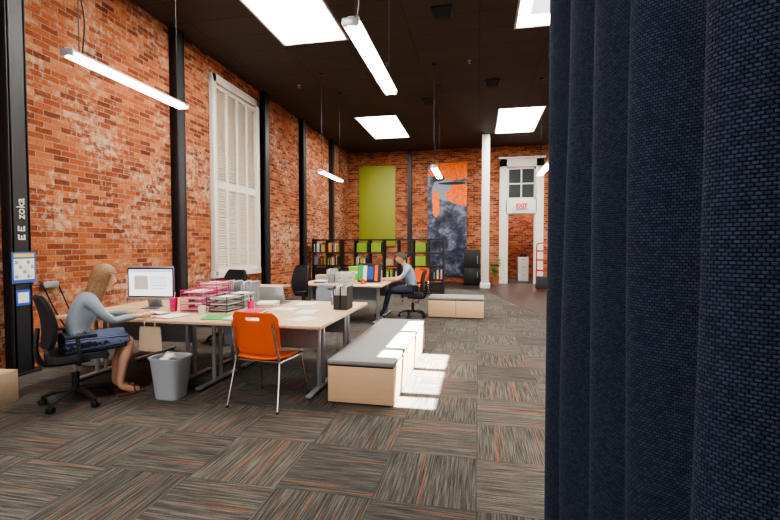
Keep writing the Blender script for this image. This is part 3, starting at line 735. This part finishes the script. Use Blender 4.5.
def hand(w,d,side,parent,name):
    w=Vector(w); d=Vector(d).normalized(); lat=Vector((-d.y,d.x,0)).normalized()*side; up=Vector((0,0,1))
    o=M(name,parent=parent)
    o.tube([w-d*.01,w+d*.03,w+d*.075],[.024,.03,.03],SKIN,seg=12)
    for k,(off,L) in enumerate(((.027,.070),(.010,.078),(-.008,.072),(-.025,.056))):
        p0=w+d*.06+lat*off; p1=w+d*.09+lat*off*1.15+up*.012; p2=p1+d*L*.5+up*.0; p3=p2+d*L*.35-up*.018; 
        o.tube([p0,p1,p2,p3],[.011,.0095,.0085,.006],SKIN,seg=8,n=4)
    o.tube([w+d*.015+lat*.018,w+d*.045+lat*.045-up*.003,w+d*.075+lat*.052-up*.010],[.013,.011,.007],SKIN,seg=8,n=4)
    o.done(70)

def person(name,loc,rz,female):
    e=empty(name,loc,rz)
    S=SHIRTW if female else SHIRTM; P=SKIRT if female else JEANS
    f=1 if female else 1.08
    z=lambda q:q if female else q*1.06-.02
    sh=.155*f; LY=0 if not female else -.18
    J={'pelvis':((0,-.02,.575),.125*f),'belly':((0,.01,.70),.112*f),'rib':((0,.055,.82),.122*f),'chest':((0,.10,z(.93)),.112*f),
       'nb':((0,.155,z(1.02)),.062*f),'neck':((0,.195,z(1.07)),.048*f),'skull':((0,.225,z(1.12)),.045)}
    B=[('pelvis','belly',(P,S,.45)),('belly','rib',S),('rib','chest',S),('chest','nb',S),('nb','neck',(S,SKIN,.35)),('neck','skull',SKIN)]
    for s,n in ((-1,'l'),(1,'r')):
        J['cl'+n]=((s*.09,.115,z(.97)),.075*f); J['sh'+n]=((s*sh,.12,z(.955)),.058*f); J['ua'+n]=((s*(sh+.045),.18,z(.85)),.048*f)
        J['el'+n]=((s*(sh+.06),.27,.77 if female else .80),.040*f); J['fa'+n]=((s*(sh+.02),.38,.785),.037*f); J['wr'+n]=((s*.12,.51,.785),.026*f); J['pm'+n]=((s*.11,.55,.782),.024)
        arm=S if female else SKIN
        B+=[('chest','cl'+n,S),('cl'+n,'sh'+n,S),('sh'+n,'ua'+n,S),('ua'+n,'el'+n,S if female else (S,SKIN,.6)),('el'+n,'fa'+n,arm),('fa'+n,'wr'+n,(S,SKIN,.8) if female else SKIN),('wr'+n,'pm'+n,SKIN)]
        J['hp'+n]=((s*.085,.04,.565),.098*f); J['th'+n]=((s*.095,.22,.575),.086*f); J['kn'+n]=((s*.095,.44*f,.56),.062*f)
        J['sn'+n]=((s*.095,.475*f+LY*.3,.45),.055*f); J['cf'+n]=((s*.09,.50*f+LY*.7,.34),.054*f); J['an'+n]=((s*.085,.56*f+LY*1.2,.10),.034*f); J['bl'+n]=((s*.09,.66*f+LY*1.2,.045),.034*f); J['te'+n]=((s*.09,.74*f+LY*1.2,.032),.024*f)
        LG=SKIN if female else JEANS; FT=SKIN if female else BLACK
        B+=[('pelvis','hp'+n,P),('hp'+n,'th'+n,P),('th'+n,'kn'+n,(P,LG,.95) if female else P),('kn'+n,'sn'+n,LG),('sn'+n,'cf'+n,LG),('cf'+n,'an'+n,LG),('an'+n,'bl'+n,FT),('bl'+n,'te'+n,FT)]
    skin_body('body',J,B,'pelvis',e)
    head((0,.25,z(1.175)),R(-14),HAIRB if female else HAIRD,female,e,turn=R(4))
    hand((-.11,.55,.782),(.15,1,0),-1,e,'hand_left'); hand((.11,.55,.782),(-.15,1,0),1,e,'hand_right')
    if female:
        o=M('sandals',parent=e)
        for s in (-1,1):
            yy=.655+LY*1.2
            o.box((s*.09,yy,.009),(.085,.25,.016),LEATHER,bev=.007); o.tube([(s*.09-.045,yy+.025,.012),(s*.09,yy+.03,.085),(s*.09+.045,yy+.025,.012)],.008,LEATHER,seg=6)
        o.done()
        o=M('skirt',parent=e)
        def sk(u,v):
            a=2*math.pi*u; y=-.10+.50*v; w=.185-.01*v; return (w*math.copysign(abs(math.cos(a))**.8,math.cos(a)),y+.01*math.sin(a*5)*v,.570+(.108-.015*v)*math.copysign(abs(math.sin(a))**.8,math.sin(a)))
        o.grid(sk,40,12,SKIRT,th=.004); o.done(70)
    return e
person('seated_woman',CH,CR,True)
person('seated_man',(-1.33,8.93,0),R(97),False)

# ---------------------------------------------------------------- light
w=bpy.data.worlds.new('sky'); SC.world=w; w.use_nodes=True
bg=w.node_tree.nodes['Background']; bg.inputs[0].default_value=(.96,.97,1,1); bg.inputs[1].default_value=1.8
sun=bpy.data.lights.new('sun','SUN'); sun.energy=120; sun.angle=R(.5); sun.color=(1,.95,.86)
so=bpy.data.objects.new('sun',sun); SC.collection.objects.link(so); so.location=(3,9,12); so.rotation_euler=Vector((-1.9,-1.8,-5.3)).to_track_quat('-Z','Y').to_euler()
for x in (-3.4,.3,4.2):  # portals sample sky light through the openings added behind the camera
    l=bpy.data.lights.new('added_opening_portal','AREA'); l.shape='RECTANGLE'; l.size=3.4; l.size_y=3.8
    try: l.cycles.is_portal=True
    except Exception as ex: print(ex)
    lo=bpy.data.objects.new('added_opening_portal',l); SC.collection.objects.link(lo); lo.location=(x,YF-.1,2.4); lo.rotation_euler=(R(90),0,0)
l=bpy.data.lights.new('vestibule_fill','POINT'); l.energy=200; l.shadow_soft_size=.15; lo=bpy.data.objects.new('vestibule_fill',l); SC.collection.objects.link(lo); lo.location=(1.8,YB+1.6,4.0)  # unseen point light without fixture, added to brighten the space past the door

cam=bpy.data.cameras.new('camera'); cam.lens=20; cam.sensor_width=36; cam.clip_start=.02
co=bpy.data.objects.new('camera',cam); SC.collection.objects.link(co); co.location=(0,0,1.5); co.rotation_euler=(R(90-1.98),0,R(11.49)); SC.camera=co
